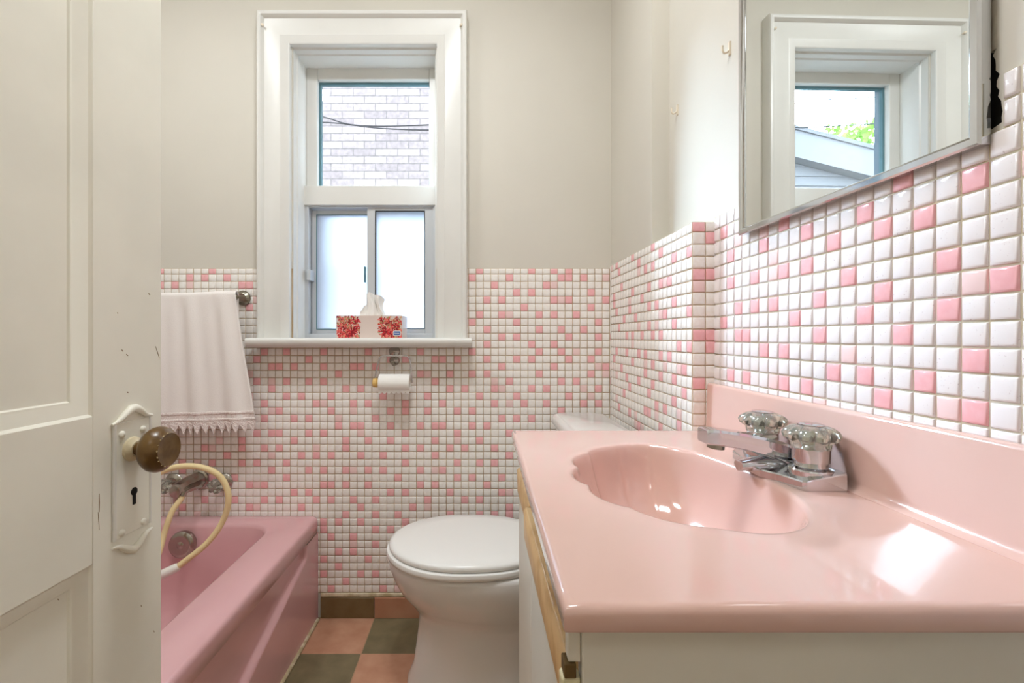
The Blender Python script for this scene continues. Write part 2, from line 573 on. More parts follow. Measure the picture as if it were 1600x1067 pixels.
# vanity wall
VA = (.511, 1.0313, .0282, .0284)
vp = pick(PINK['vanity'], 'X', XV - .002, *VA)


for k, (q0, q1, z0_, z1_) in enumerate(((.02, YR, .7, 1.2585), (.92, YR, 1.2585, 1.3153), (.02, .4706, 1.2585, 1.3153))):
    mosaic('mosaic_tiles', wall_right, 'X', XV, q0, q1, z0_, z1_, *VA, vp, 'tile_cool', rate=0 if vp else .14, grout=False)
gv = MB()
gv.box(XV - .0016, XV, .02, YR, .7, 1.2585)
gv.box(XV - .0016, XV, .92, YR, 1.2585, 1.3153)
gv.box(XV - .0016, XV, .02, .4706, 1.2585, 1.3153)
gv.build('grout', M['grout_pale'], wall_right)

# baseboard tiles
bs = MB()
x = -.5845
k = 0
while x < XB - .01:
    bs.box(max(x, -.5845) + .001, min(x + .2, XB) - .001, YB - .009, YB, 0, .077, k % 2)
    x += .2
    k += 1
bb = bs.build('baseboard_back', [M['base_dark'], M['base_pink']], bevel=.0015)
tag(bb, 'row of olive and terracotta base tiles below the mosaic', 'baseboard', kind='structure')
MB().box(-.5845, XB, YB - .007, YB, .078, .0925).build('caulk_bead', M['caulk'], bb, bevel=.003)
bs = MB()
y = YB - .02
k = 1
while y > YR:
    bs.box(XB - .009, XB, max(y - .196, YR) + .001, y - .001, 0, .077, k % 2)
    y -= .196
    k += 1
bb = bs.build('baseboard_right', [M['base_dark'], M['base_pink']], bevel=.0015)
tag(bb, 'row of base tiles behind the toilet', 'baseboard', kind='structure')

# ------------------------------------------------------------------ window
win = thing('window_1', 'white trimmed window with brick view above and frosted sliders below', 'window', ((WXL + WXR) / 2, YB, WZB), kind='structure')


def sweep(mb, prof, xl, xr, zt, zb, mi=0):
    rings = []
    for (t, y) in prof:
        rings.append([Vector((xl + t, y, zb)), Vector((xl + t, y, zt - t)), Vector((xr - t, y, zt - t)), Vector((xr - t, y, zb))])
    n = 4
    fs = []
    for k in range(len(prof) - 1):
        for i in range(3):
            fs.append((k * n + i, k * n + i + 1, (k + 1) * n + i + 1, (k + 1) * n + i))
    mb.add([p for r in rings for p in r], fs, mi)


OXL, OXR, OZT = -.806, -.0395, 2.231
cs = MB()
sweep(cs, [(0, YB), (0, 1.656), (.004, 1.650), (.010, 1.648), (.016, 1.650), (.021, 1.657), (.024, 1.664), (.030, 1.665),
           (.080, 1.665), (.084, 1.663), (.108, 1.670), (.112, 1.673), (.1125, 1.70)], OXL, OXR, OZT, WZB)
cs.build('casing', M['trim'], win, smooth=35)
jm = MB()
sweep(jm, [(.108, 1.672), (.1125, 1.676), (.1125, 1.694), (.119, 1.697), (.119, 1.722), (.124, 1.726), (.124, 1.76), (.127, 1.765), (.127, 1.85)],
      OXL, OXR, OZT, WZB)
jm.build('jamb', M['trim'], win, smooth=35)
sf = MB()
sf.box(WXL, WXL + .012, 1.852, 1.912, WZB, WZT)
sf.box(WXR - .012, WXR, 1.852, 1.912, WZB, WZT)
sf.build('storm_frame', M['storm'], win)
# stool with a rounded nose
sl = MB()
nose = [(1.60, WZB - .010), (1.602, WZB - .004), (1.608, WZB - .0005), (1.62, WZB), (1.96, WZB - .002), (1.96, WZB - .034), (1.62, WZB - .034), (1.612, WZB - .026), (1.604, WZB - .018)]
sl.prism([(y, z) for y, z in nose if True][:0] or [(1.612, WZB - .031), (1.606, WZB - .026), (1.602, WZB - .018), (1.601, WZB - .009), (1.604, WZB - .003), (1.61, WZB), (YB, WZB), (YB, WZB - .034), (1.63, WZB - .034)],
         lambda a, b, h: Vector((h, a, b)), -.822, -.022)
sl.prism([(YB - .001, WZB), (1.955, WZB - .001), (1.955, WZB - .034), (YB - .001, WZB - .034)], lambda a, b, h: Vector((h, a, b)), WXL + .004, WXR - .004)
sl.build('sill', M['trim'], win, smooth=40)
# upper sash
UX0, UX1 = WXL + .009, WXR - .009


def ring_frame(mb, x0, x1, z0, z1, y0, y1, wl, wr_, wt, wb_, mi=0):
    mb.box(x0, x0 + wl, y0, y1, z0, z1, mi)
    mb.box(x1 - wr_, x1, y0, y1, z0, z1, mi)
    mb.box(x0 + wl, x1 - wr_, y0, y1, z1 - wt, z1, mi)
    mb.box(x0 + wl, x1 - wr_, y0, y1, z0, z0 + wb_, mi)


ZT0, ZT1 = 1.556, 1.632       # transom rail
us = MB()
ring_frame(us, UX0, UX1, ZT1 - .01, WZT - .012, 1.80, 1.84, .043, .030, .046, .012)
ush = us.build('upper_sash', M['trim'], win, bevel=.003)
gbd = MB()
ring_frame(gbd, UX0 + .043, UX1 - .030, ZT1 + .002, WZT - .058, 1.822, 1.838, .008, .003, .009, .001)
gbd.build('glazing_bead', M['bead'], ush)
MB().box(UX0 + .041, UX1 - .028, 1.828, 1.832, ZT1, WZT - .056).build('pane', M['glass'], ush)
MB().box(UX0 - .004, UX1 + .004, 1.775, 1.86, ZT0, ZT1).build('transom_rail', M['trim'], win, bevel=.003)
# lower aluminium sliders
tr = MB()
ring_frame(tr, UX0 - .002, UX1 + .002, WZB - .002, ZT0, 1.785, 1.845, .016, .016, .006, .018)
tr.build('slider_track', M['alu'], win, bevel=.0015)
ls = MB()
ring_frame(ls, -.663, -.428, WZB + .014, ZT0 - .010, 1.815, 1.835, .020, .010, .018, .022)
lsh = ls.build('sliding_sash', M['alu'], win, bevel=.0015)
gk = MB()
ring_frame(gk, -.645, -.436, WZB + .033, ZT0 - .026, 1.813, 1.8155, .003, .002, .003, .003)
gk.build('gasket', M['bead'], lsh)
MB().box(-.645, -.435, 1.823, 1.827, WZB + .034, ZT0 - .026).build('pane', M['frost'], lsh)
MB().box(-.452, -.446, 1.801, 1.815, 1.258, 1.322).build('latch', M['bead'], lsh, bevel=.002)
MB().box(-.668, -.652, 1.77, 1.815, 1.262, 1.304).build('bracket', M['alu'], lsh, bevel=.002)
rs_ = MB()
ring_frame(rs_, -.437, -.170, WZB + .014, ZT0 - .004, 1.792, 1.812, .032, .040, .014, .022)
rsh = rs_.build('fixed_sash', M['alu'], win, bevel=.0015)
gk = MB()
ring_frame(gk, -.4055, -.2095, WZB + .035, ZT0 - .017, 1.7905, 1.7925, .0035, .002, .004, .002)
gk.build('gasket', M['black'], rsh)
MB().box(-.406, -.209, 1.800, 1.804, WZB + .034, ZT0 - .016).build('pane', M['frost'], rsh)

# curtain pins at the casing's upper corners
for (nm, px, lab) in (('curtain_pin', 411, 'small painted pin at the upper left corner of the window casing'), ('curtain_pin', 719, 'small dark pin at the upper right corner of the window casing')):
    p = at(px, 41, 1.664)
    mb = MB().lathe([(0, .003), (.012, .003), (.014, .005), (.018, .0045), (.019, .001)], p + Vector((0, .002, 0)), (.25, -1, -.2), 12)
    tag(mb.build(nm, M['hook'], loc=p, smooth=40), lab, 'pin', group='pins on the window casing')

# ------------------------------------------------------------------ outside
gr = MB().box(-16, 8, 1.96, 22, -.45, -.4).build('ground_outside', M['ground'])
tag(gr, 'grey ground of the yard between the houses', 'ground', kind='structure')
bb_ = MB().box(-1.86, 6.5, 4.6, 9, -.4, 7).build('brick_building', M['brick'], loc=(2, 4.6, -.4))
tag(bb_, 'pale brick wall of the building next door, seen through the upper pane', 'building')
nh = thing('garage_house', 'white sided gable house reflected in the mirror', 'building', (-6, 7.2, -.4))
sd = MB()
za = lambda X: 4.36 + (X + 3.78) * .235
apex = -2.9
L0, L1 = -9.2, apex + (apex + 9.2) * .0 + 3.0
ridge_z = za(apex)
# siding boards as stepped courses on the gable wall
z = -.4
while z < ridge_z:
    z1 = min(z + .155, ridge_z)
    def xl_at(zz):
        return max(-9.2, apex - (ridge_z - zz) / .235)
    a, b = xl_at(z), xl_at(z1)
    r0, r1 = 2 * apex - a, 2 * apex - b
    r0, r1 = min(r0, -1.9), min(r1, -1.9)
    sd.add([(a, 7.17, z), (r0, 7.17, z), (max(r1, b), 7.195, z1), (b, 7.195, z1)], [(0, 1, 2, 3)])
    sd.add([(a, 7.17, z), (r0, 7.17, z), (r0, 7.2, z), (a, 7.2, z)], [(0, 1, 2, 3)])
    z = z1
sd.box(-9.2, -1.9, 7.2, 11, -.4, za(-9.2))
sd.build('siding', M['siding'], nh)
for nm, m, y0, y1, dz0, dz1 in (('rake_board', M['siding'], 6.98, 7.16, -.42, 0.), ('roof', M['roof'], 6.95, 11, 0.0, .06)):
    rb = MB()
    pl = [(-9.6, za(-9.6) + dz0), (apex, ridge_z + dz0), (-1.9, ridge_z + dz0 - .245), (-1.9, ridge_z + dz1 - .245), (apex, ridge_z + dz1), (-9.6, za(-9.6) + dz1)]
    rb.prism(pl, lambda a, b, h: Vector((a, h, b)), y0, y1)
    rb.build(nm, m, nh)
tree = thing('leafy_tree', 'bright green leafy tree beyond the white house, seen in the mirror', 'tree', (-9.7, 12.5, -.4))
MB().tube(spline([(-9.7, 12.5, -.4), (-9.6, 12.5, 2), (-9.8, 12.4, 4.5), (-9.7, 12.5, 5.5)], 6), .16, 10).build('trunk', M['bark'], tree)
lf = MB()
for k in range(5200):
    th = R.uniform(0, 2 * PI)
    ph = math.acos(R.uniform(-1, 1))
    rad = R.uniform(.35, 1) ** .5
    c = Vector((-9.7 + 2.1 * rad * math.sin(ph) * math.cos(th), 12.5 + 2 * rad * math.sin(ph) * math.sin(th), 5.1 + 1.9 * rad * math.cos(ph)))
    if noise.noise(c * 1.1) < -.12:
        continue
    d1 = Vector((R.gauss(0, 1), R.gauss(0, 1), R.gauss(0, 1))).normalized()
    d2 = d1.orthogonal().normalized()
    s = R.uniform(.07, .13)
    lf.add([c - d1 * s, c + d2 * s * .5, c + d1 * s, c - d2 * s * .5], [(0, 1, 2, 3)])
lf.build('foliage', M['leaf'], tree)
for nm, pts, lab in (('overhead_cable', [(380, 150), (500, 181), (540, 193), (590, 200), (670, 203), (790, 200)], 'black cable sagging across the brick, lower at its right end'),
                     ('overhead_cable', [(380, 193), (500, 191), (580, 197), (670, 195), (790, 188)], 'black cable crossing the brick nearly level')):
    yy_ = 4.45 if pts[0][1] > 170 else 4.30
    w = spline([at(a, b, yy_) for a, b in pts], 8)
    w = [Vector((-9, yy_ + .1, w[0].z + .5))] + w + [Vector((5, yy_, w[-1].z + .2))]
    tag(MB().tube(w, .006, 6).build(nm, M['cable'], loc=w[0], smooth=60), lab, 'cable', group='cables outside the window')

# ------------------------------------------------------------------ bathtub
TX0, TX1, TY0, TY1, TZ = -1.415, -.588, .25, 1.686, .383
tub = thing('bathtub', 'pink enamelled bathtub along the left wall', 'bathtub', ((TX0 + TX1) / 2, (TY0 + TY1) / 2, 0))


def rr3(x0, x1, y0, y1, r, z, n=8):
    return [Vector((a, b, z)) for a, b in rrect(x0, x1, y0, y1, r, n)]


def inset(k, r, z):
    return rr3(TX0 + k, TX1 - k, TY0 + k, TY1 - k, r, z)


IX0, IX1, IY0, IY1 = -1.295, -.722, .37, 1.602
rings = [inset(.03, .02, TZ - .056), inset(.003, .02, TZ - .056), inset(0, .022, TZ - .053), inset(0, .022, TZ - .014), inset(.0015, .022, TZ - .008), inset(.005, .022, TZ - .003), inset(.011, .022, TZ),
         rr3(IX0 - .012, IX1 + .012, IY0 - .012, IY1 + .012, .10, TZ), rr3(IX0 - .004, IX1 + .004, IY0 - .004, IY1 + .004, .095, TZ - .004),
         rr3(IX0, IX1, IY0, IY1, .09, TZ - .014),
         rr3(IX0 + .008, IX1 - .008, IY0 + .03, IY1 - .006, .09, TZ - .06), rr3(IX0 + .03, IX1 - .03, IY0 + .09, IY1 - .02, .1, TZ - .2),
         rr3(IX0 + .05, IX1 - .05, IY0 + .15, IY1 - .035, .11, TZ - .28), rr3(IX0 + .09, IX1 - .09, IY0 + .2, IY1 - .07, .12, TZ - .315),
         rr3(IX0 + .2, IX1 - .2, IY0 + .4, IY1 - .2, .08, TZ - .32)]
MB().loft(rings, cap0=False).build('basin', M['tub'], tub, smooth=50)
ap = MB()
ny, nz = 150, 60
g = []
for j in range(nz + 1):
    zz = .0 + (TZ - .061) * j / nz
    for i in range(ny + 1):
        yy = TY0 + .004 + (TY1 - .004 - TY0) * i / ny
        rz = .274 + (yy - 1.549) * .3073
        rz = max(rz, .06)
        dpt = .018 * smooth01((zz - rz) / .016 + .5) * smooth01((1.575 - yy) / .03)
        g.append(Vector((TX1 - .004 - dpt, yy, zz)))
ap.add(g, [(j * (ny + 1) + i, j * (ny + 1) + i + 1, (j + 1) * (ny + 1) + i + 1, (j + 1) * (ny + 1) + i) for j in range(nz) for i in range(ny)])
ap.box(TX0 + .01, TX1 - .04, TY0 + .004, TY1, 0, .06)
ap.build('apron', M['tub'], tub, smooth=60)
MB().box(TX1 - .008, TX1 + .006, TY0 + .01, TY1 - .012, 0.0005, .009).build('caulk_bead', M['caulk'], tub, bevel=.004)
of = MB()
oc = Vector((-1.03, 1.598, .318))
of.lathe([(0, .044), (.012, .046), (.02, .044), (.026, .037), (.027, .030), (.0255, .012), (.028, .008), (.029, .001)], oc, (0, -1, .12), 36)
of.build('overflow_plate', M['dull_chrome'], tub, smooth=35)
MB().lathe([(0, .03), (.006, .028), (.008, .01)], (-1.0, 1.33, TZ - .3195), (0, 0, 1), 24).build('drain', M['dull_chrome'], tub, smooth=40)

# ------------------------------------------------------------------ bath tap
tap = thing('bath_tap', 'tarnished chrome wall spout with two knobs above the bathtub', 'tap', (-1.03, YB, .51))
sp = MB()
ringsp = []
for (y, r, dz, sq) in ((1.688, .037, 0, 0), (1.68, .037, 0, 0), (1.676, .031, 0, 0), (1.64, .030, .002, 0), (1.59, .027, .004, 0), (1.555, .025, .002, 0), (1.545, .021, 0, 0), (1.542, .012, 0, 0)):
    ringsp.append([Vector((-1.03 + r * math.cos(a) * .92, y, .515 + dz + r * math.sin(a))) for a in [2 * PI * k / 10 + PI / 10 for k in range(10)]])
sp.loft(ringsp)
sp.lathe([(0, .016), (.026, .015), (.028, .012)], (-1.03, 1.562, .5), (0, 0, -1), 16)
sp.build('spout', M['dull_chrome'], tap, smooth=25)
for X in (-.942, -1.128):
    hd = MB()
    hd.lathe([(0, .032), (.004, .033), (.008, .030), (.014, .018), (.03, .015), (.034, .012)], (X, YB - .003, .505), (0, -1, 0), 28)
    h = hd.build('handle', M['dull_chrome'], tap, smooth=35)
    MB().lathe([(0, .012), (.004, .020), (.012, .026), (.024, .028), (.034, .025), (.04, .015), (.041, .004)], (X, YB - .034, .505), (-.05, -1, 0), 48, flute=6, famp=.3).build('knob', M['acrylic'], h, smooth=40)

hose = thing('shower_hose', 'cream rubber shower hose looping from the bath spout', 'hose', at(290, 775, 1.56))
hp = [(287, 769, 1.562), (284, 778, 1.555), (269, 799, 1.53), (257, 832, 1.5), (246, 868, 1.46), (228, 872, 1.41), (212, 835, 1.38), (218, 775, 1.38), (242, 743, 1.4), (280, 729, 1.42),
      (318, 731, 1.43), (345, 746, 1.44), (357, 776, 1.44), (349, 812, 1.44), (323, 849, 1.42), (277, 886, 1.39)]
MB().tube(spline([at(*p) for p in hp], 10), .0092, 14).build('tube', M['hose'], hose, smooth=60)
MB().tube([at(*p) for p in ((280, 884, 1.391), (277, 886, 1.39), (275, 887, 1.389), (250, 899, 1.375), (232, 908, 1.365))], [.0095, .0125, .0132, .0135, .012], 16).build('connector', M['white_plastic'], hose, smooth=40)
MB().tube([at(*p) for p in ((285, 775, 1.557), (288, 768, 1.562))], .0105, 14).build('coupling', M['dull_chrome'], hose, smooth=40)

# ------------------------------------------------------------------ towel rail and towel
RZ, RY = 1.186, 1.625
rail = thing('towel_rail', 'steel towel bar on the tiled wall left of the window', 'towel rail', (-.88, YB, RZ))
MB().tube([(-1.36, RY, RZ), (-.872, RY, RZ)], .009, 16).build('bar', M['steel'], rail, smooth=50)
for X in (-.870, -1.35):
    MB().lathe([(0, .027), (.006, .028), (.010, .025), (.016, .016), (.05, .0100), (.066, .0100), (.070, .008)], (X, YB - .004, RZ), (0, -1, 0), 28).build('bracket', M['steel'], rail, smooth=35)

towel = thing('hand_towel', 'white cotton hand towel with a lace hem hanging over the towel bar', 'towel', (-1.08, RY, RZ))
nx = 70


def towel_pt(u, s):
    """u 0..1 left to right, s arc length from the bar's top down the front (negative: back)"""
    xr_top, xr_bot = -.862, -.781
    k = max(0., s) / .5
    xr = xr_top + (xr_bot - xr_top) * (smooth01(k * .9) * .35 + k * .65)
    x = -1.30 + (xr + 1.30) * u
    fold = .0045 * math.sin(u * 26 + 1.2 * math.sin(k * 2)) + .003 * math.sin(u * 47 + k * 2)
    fold *= smooth01((s + .01) / .1)
    lift = .006 * smooth01((u - .55) / .4) * (1 - smooth01(max(0, s) / .12))
    rr = .0125
    if s >= 0:
        a = min(s / rr, PI / 2)
        y = RY - rr * math.sin(a)
        z = RZ + rr * math.cos(a) - max(0, s - rr * PI / 2)
        y += fold - .008 * k
        drop = .016 * u * k * -1
        z -= drop * .9
    else:
        a = min(-s / rr, PI / 2)
        y = RY + rr * math.sin(a)
        z = RZ + rr * math.cos(a) - max(0, -s - rr * PI / 2)
    return Vector((x, y, z + lift))


ss = [-.40 + .02 * k for k in range(19)] + [-.02, -.0147, -.0098, -.0049, 0, .0049, .0098, .0147, .0196, .03] + [.04 + .46 * k / 46 for k in range(1, 44)]
FS = ss[-1]
tw = MB()
tw.add([towel_pt(i / nx, s) for s in ss for i in range(nx + 1)], [(j * (nx + 1) + i, j * (nx + 1) + i + 1, (j + 1) * (nx + 1) + i + 1, (j + 1) * (nx + 1) + i) for j in range(len(ss) - 1) for i in range(nx)])
to = tw.build('cloth', M['towel'], towel, smooth=80)
md = to.modifiers.new('thick', 'SOLIDIFY')
md.thickness = .003
md.offset = 0
lc = MB()
npt = 19
cols = npt * 4
rows = 8
pts = []
for j in range(rows + 1):
    for i in range(cols + 1):
        ph = (i % 4) / 4
        tri = 1 - abs(ph * 2 - 1)
        q = j / rows
        s = FS - .004 + (.016 + .034 * tri) * q
        p = towel_pt(i / cols, s)
        p.y -= .001 + .0012 * math.sin(i * 1.9 + j * 2.1)
        pts.append(p)
lc.add(pts, [(j * (cols + 1) + i, j * (cols + 1) + i + 1, (j + 1) * (cols + 1) + i + 1, (j + 1) * (cols + 1) + i) for j in range(rows) for i in range(cols)])
lo = lc.build('lace_hem', M['lace'], towel)
md = lo.modifiers.new('thick', 'SOLIDIFY')
md.thickness = .0015
hb = MB()
pts = []
for j, (s, o) in enumerate(((FS - .034, .0004), (FS - .032, .003), (FS - .026, .003), (FS - .024, .0004), (FS - .010, .0004), (FS - .008, .003), (FS - .003, .003), (FS - .001, .0004))):
    for i in range(nx + 1):
        p = towel_pt(i / nx, s)
        p.y -= o + .0012
        pts.append(p)
hb.add(pts, [(j * (nx + 1) + i, j * (nx + 1) + i + 1, (j + 1) * (nx + 1) + i + 1, (j + 1) * (nx + 1) + i) for j in range(7) for i in range(nx)])
hb.build('hem_band', M['lace'], towel, smooth=50)

# ------------------------------------------------------------------ toilet paper
ph_ = thing('toilet_paper_holder', 'chrome wire toilet paper holder under the window sill', 'toilet paper holder', at(617, 555, YB))
bk = MB()
for (py, r) in ((549, .021), (563, .019)):
    c = at(617, py, YB)
    c.y = YB - .004
    bk.lathe([(0, r), (.004, r), (.009, r * .8), (.013, r * .45), (.016, r * .3), (.017, .001)], c, (0, -1, 0), 24)
bk.tube([at(617, 566, YB) + Vector((0, -.01, 0)), at(617, 567, YB) + Vector((0, -.03, -.004)), at(617, 562, YB) + Vector((0, -.052, 0))], .006, 10)
bk.build('bracket', M['dull_chrome'], ph_, smooth=40)
WD = 1.632
wp = [(617, 556), (600, 556), (594, 558), (591, 566), (587, 585), (585, 598)]
wr_pts = [at(a, b, WD) for a, b in wp]
wl = spline(wr_pts, 6)
wp2 = [(617, 556), (632, 556), (638, 558), (641, 566), (643, 585), (644, 598)]
MB().tube(wl, .0026, 8).tube(spline([at(a, b, WD) for a, b in wp2], 6), .0026, 8).build('wire_frame', M['chrome'], ph_, smooth=50)
rc = at(617, 598, WD)
MB().lathe([(0, .002), (.001, .016), (.014, .017), (.016, .014), (.118, .014), (.12, .008)], (at(584, 598, WD).x - .002, WD, rc.z), (1, 0, 0), 20).build('spindle', M['dowel'], ph_, smooth=40)
roll = thing('toilet_paper_roll', 'white toilet paper roll on the wire holder below the window', 'toilet paper', (rc.x, WD, rc.z))
x0r, x1r = at(593, 598, WD).x, at(641, 598, WD).x
tp = MB()
nrm = 40
rg = []
for (xx, r) in ((x0r, .0185), (x0r, .030), (x0r + .0015, .0315), (x1r - .0015, .0315), (x1r, .030), (x1r, .0185), (x0r, .0185)):
    rg.append([Vector((xx, WD + r * math.cos(2 * PI * k / nrm), rc.z + r * math.sin(2 * PI * k / nrm))) for k in range(nrm)])
tp.loft(rg, cap0=False, cap1=False)
tp.build('roll', M['paper'], roll, smooth=40)
sh = MB()
pts = []
ncol = 24
for j in range(9):
    a = math.radians(-6 - 9 * j) if j < 5 else None
    for i in range(ncol + 1):
        xx = x0r + .001 + (x1r - x0r - .002) * i / ncol
        if j < 6:
            an = PI + math.radians(9 * j)
            y, z = WD + .0325 * math.cos(an), rc.z + .0325 * math.sin(an)
        else:
            an = PI + math.radians(45)
            y, z = WD + .0325 * math.cos(an) + .001 * (j - 5), rc.z + .0325 * math.sin(an) - .004 * (j - 5) - (.003 * math.sin(i * 1.7) if j == 8 else 0)
        pts.append((xx, y, z))
sh.add(pts, [(j * (ncol + 1) + i, j * (ncol + 1) + i + 1, (j + 1) * (ncol + 1) + i + 1, (j + 1) * (ncol + 1) + i) for j in range(8) for i in range(ncol)])
sh.build('loose_sheet', M['paper'], roll, smooth=60)

# ------------------------------------------------------------------ tissue box
bx = thing('tissue_box', 'red blossom printed tissue box on the window sill', 'tissue box', (-.393, 1.70, WZB))
BX0, BX1, BY0, BY1, BZ1 = -.512, -.274, 1.642, 1.755, WZB + .081
cbx = MB().box(BX0, BX1, BY0, BY1, WZB, BZ1)
rf = random.Random(3)
layer = [0]


def petal(x, z, ang, ln, wd, mi):
    layer[0] += 1
    y = BY0 - .0001 - layer[0] * 6e-7
    c, s_ = math.cos(ang), math.sin(ang)
    q = []
    for k in range(8):
        t = 2 * PI * k / 8
        a_, b_ = ln * math.cos(t), wd * math.sin(t)
        q.append((min(max(x + a_ * c - b_ * s_, BX0 + .0006), BX1 - .0006), y, min(max(z + a_ * s_ + b_ * c, WZB + .0006), BZ1 - .0006)))
    cbx.add(q, [tuple(range(8))], mi)


BM = (BX0 + BX1) / 2
for sd_ in (-1, 1):
    # foliage wash, stems, flower heads, loose petals: two bouquets facing each other
    for k in range(240):
        u_, w_ = rf.random(), rf.random()
        petal(BM + sd_ * (.034 + .082 * u_), WZB + .078 * w_ ** 1.3, rf.uniform(0, PI), rf.uniform(.003, .008), rf.uniform(.0015, .0035), rf.choice((4, 4, 3, 5, 1, 1, 3, 2)))
    for k in range(26):
        a_ = rf.uniform(.15, 2.7)
        ln = rf.uniform(.02, .038)
        cx0, cz0 = BM + sd_ * .088, WZB + .028
        petal(cx0 + ln * math.cos(a_) * .9, cz0 + ln * math.sin(a_), a_, ln * .6, .0008, rf.choice((4, 5, 6)))
    for (fx, fz, n_, r_) in ((.094, .040, 16, .017), (.062, .022, 20, .021), (.048, .033, 10, .012), (.104, .016, 12, .014), (.080, .012, 14, .015), (.066, .052, 9, .010), (.100, .066, 9, .010)):
        for k in range(n_):
            a_ = 2 * PI * k / n_ + rf.uniform(-.2, .2)
            rr_ = r_ * rf.uniform(.45, .75)
            petal(BM + sd_ * (fx + rr_ * math.cos(a_)), WZB + fz + rr_ * math.sin(a_), a_ if sd_ > 0 else PI - a_, r_ * .36, r_ * .13, rf.choice((1, 1, 2, 2, 3)))
        petal(BM + sd_ * fx, WZB + fz, 0, r_ * .22, r_ * .22, 2)
    for k in range(34):
        a_ = rf.uniform(.5, 2.9)
        d_ = rf.uniform(.026, .05)
        petal(BM + sd_ * (.066 + .0 - d_ * math.cos(PI - a_) * .75), WZB + .026 + d_ * abs(math.sin(a_)) * .95, rf.uniform(0, PI), .0032, .0022, rf.choice((2, 2, 1, 3)))
cbx.build('carton', [M['carton'], M['p_red'], M['p_dark'], M['p_coral'], M['p_tan'], M['p_green'], M['p_brown']], bx)
lb = MB()
lx0, lx1, lz0, lz1 = at(614, 524, BY0).x, at(626.5, 516, BY0).x, at(617, 524.5, BY0).z, at(617, 516.5, BY0).z
lb.prism(rrect(lx0, lx1, lz0, lz1, .004, 4), lambda a, b, h: Vector((a, h, b)), BY0 - .0006, BY0 + .001)
lbo = lb.build('label_border', M['white_plastic'], bx)
lb = MB()
lb.prism(rrect(lx0 + .0025, lx1 - .0025, lz0 + .0025, lz1 - .0025, .0025, 4), lambda a, b, h: Vector((a, h, b)), BY0 - .001, BY0 + .001)
lb.build('label', M['blue'], lbo)
sq = [Vector((lx0 + .0055 + (lx1 - lx0 - .011) * k / 24, BY0 - .0012, (lz0 + lz1) / 2 + .0016 * math.sin(k * 1.9) * (1.4 if k < 3 else .8))) for k in range(25)]
MB().tube(sq, .0007, 6).build('script', M['white_plastic'], lbo)
ts = thing('tissue', 'white tissue standing up out of the printed box', 'tissue', (-.385, 1.69, BZ1))
tm = MB()
pts = []
nt_, ns_ = 30, 14
for j in range(ns_ + 1):
    q = j / ns_
    for i in range(nt_ + 1):
        u = i / nt_ * 2 - 1
        wdt = .040 - .004 * q + .014 * math.sin(q * PI) * (u < 0)
        x = -.385 + u * wdt - .004 * q + .006 * math.sin(q * 5 + u * 2)
        y = 1.69 + .012 * math.sin(u * 7 + q) * (.5 + q * .6) + .004 * math.sin(u * 15)
        z = BZ1 - .004 + q * (.094 - .026 * u * u - .010 * (math.sin(u * 6) * .5 + .5)) - (.02 * q * (u < -.6))
        pts.append((x, y, z))
tm.add(pts, [(j * (nt_ + 1) + i, j * (nt_ + 1) + i + 1, (j + 1) * (nt_ + 1) + i + 1, (j + 1) * (nt_ + 1) + i) for j in range(ns_) for i in range(nt_)])
tm.build('sheet', M['paper'], ts, smooth=60)

# ------------------------------------------------------------------ toilet
tl = thing('toilet', 'white ceramic toilet with a closed lid beside the pink vanity', 'toilet', (.1, 1.385, 0))
TCY = 1.385


def egg(xf, xb, b, z, n=64, p=2.2, flat=0.):
    """egg outline: pointed-round front at xf (-X), squarer back at xb"""
    xm = xf + (xb - xf) * .46
    out = []
    for k in range(n):
        a = 2 * PI * k / n
        c, s_ = math.cos(a), math.sin(a)
        if c < 0:
            x = xm + (xm - xf) * c
            y = b * s_
        else:
            e = 2 / 2.6
            x = xm + (xb - xm) * abs(c) ** e
            y = b * math.copysign(abs(s_) ** (e if abs(s_) < .999 else 1), s_)
            y = b * math.copysign(abs(s_) ** .86, s_)
        out.append(Vector((x, TCY + y, z)))
    return out


bowl = [egg(-.215, .40, .125, 0), egg(-.212, .40, .123, .02), egg(-.195, .40, .112, .06), egg(-.182, .40, .105, .16), egg(-.178, .40, .104, .205), egg(-.186, .40, .110, .222), egg(-.205, .37, .130, .248),
        egg(-.232, .32, .152, .282), egg(-.252, .29, .168, .318), egg(-.265, .27, .177, .352), egg(-.270, .26, .181, .378), egg(-.268, .26, .179, .388), egg(-.262, .255, .174, .391)]
MB().loft(bowl).build('bowl', M['ceramic'], tl, smooth=60)
MB().loft([egg(-.266, .20, .180, .392), egg(-.274, .205, .187, .396), egg(-.277, .207, .189, .404), egg(-.274, .205, .187, .412), egg(-.268, .20, .182, .414)]).build('seat', M['seat'], tl, smooth=50)
lidr = [egg(-.262, .20, .176, .4148), egg(-.267, .203, .181, .418), egg(-.268, .204, .182, .425), egg(-.264, .201, .179, .431), egg(-.254, .195, .171, .435), egg(-.20, .17, .13, .4375), egg(-.06, .10, .05, .438)]
MB().loft(lidr).build('lid', M['seat'], tl, smooth=60)
for yy in (TCY - .07, TCY + .07):
    MB().tube([(.205, yy - .02, .415), (.205, yy + .02, .415)], .012, 14).build('hinge', M['seat'], tl, smooth=40)
MB().box(.18, .44, TCY - .15, TCY + .15, .30, .392).build('tank_shelf', M['ceramic'], tl, bevel=.03, seg=4)
tk = [rr3(.285, .42, TCY - .19, TCY + .19, .03, .385), rr3(.275, .43, TCY - .205, TCY + .205, .035, .44), rr3(.268, .435, TCY - .218, TCY + .218, .035, .738)]
MB().loft(tk).build('tank', M['ceramic'], tl, smooth=50)
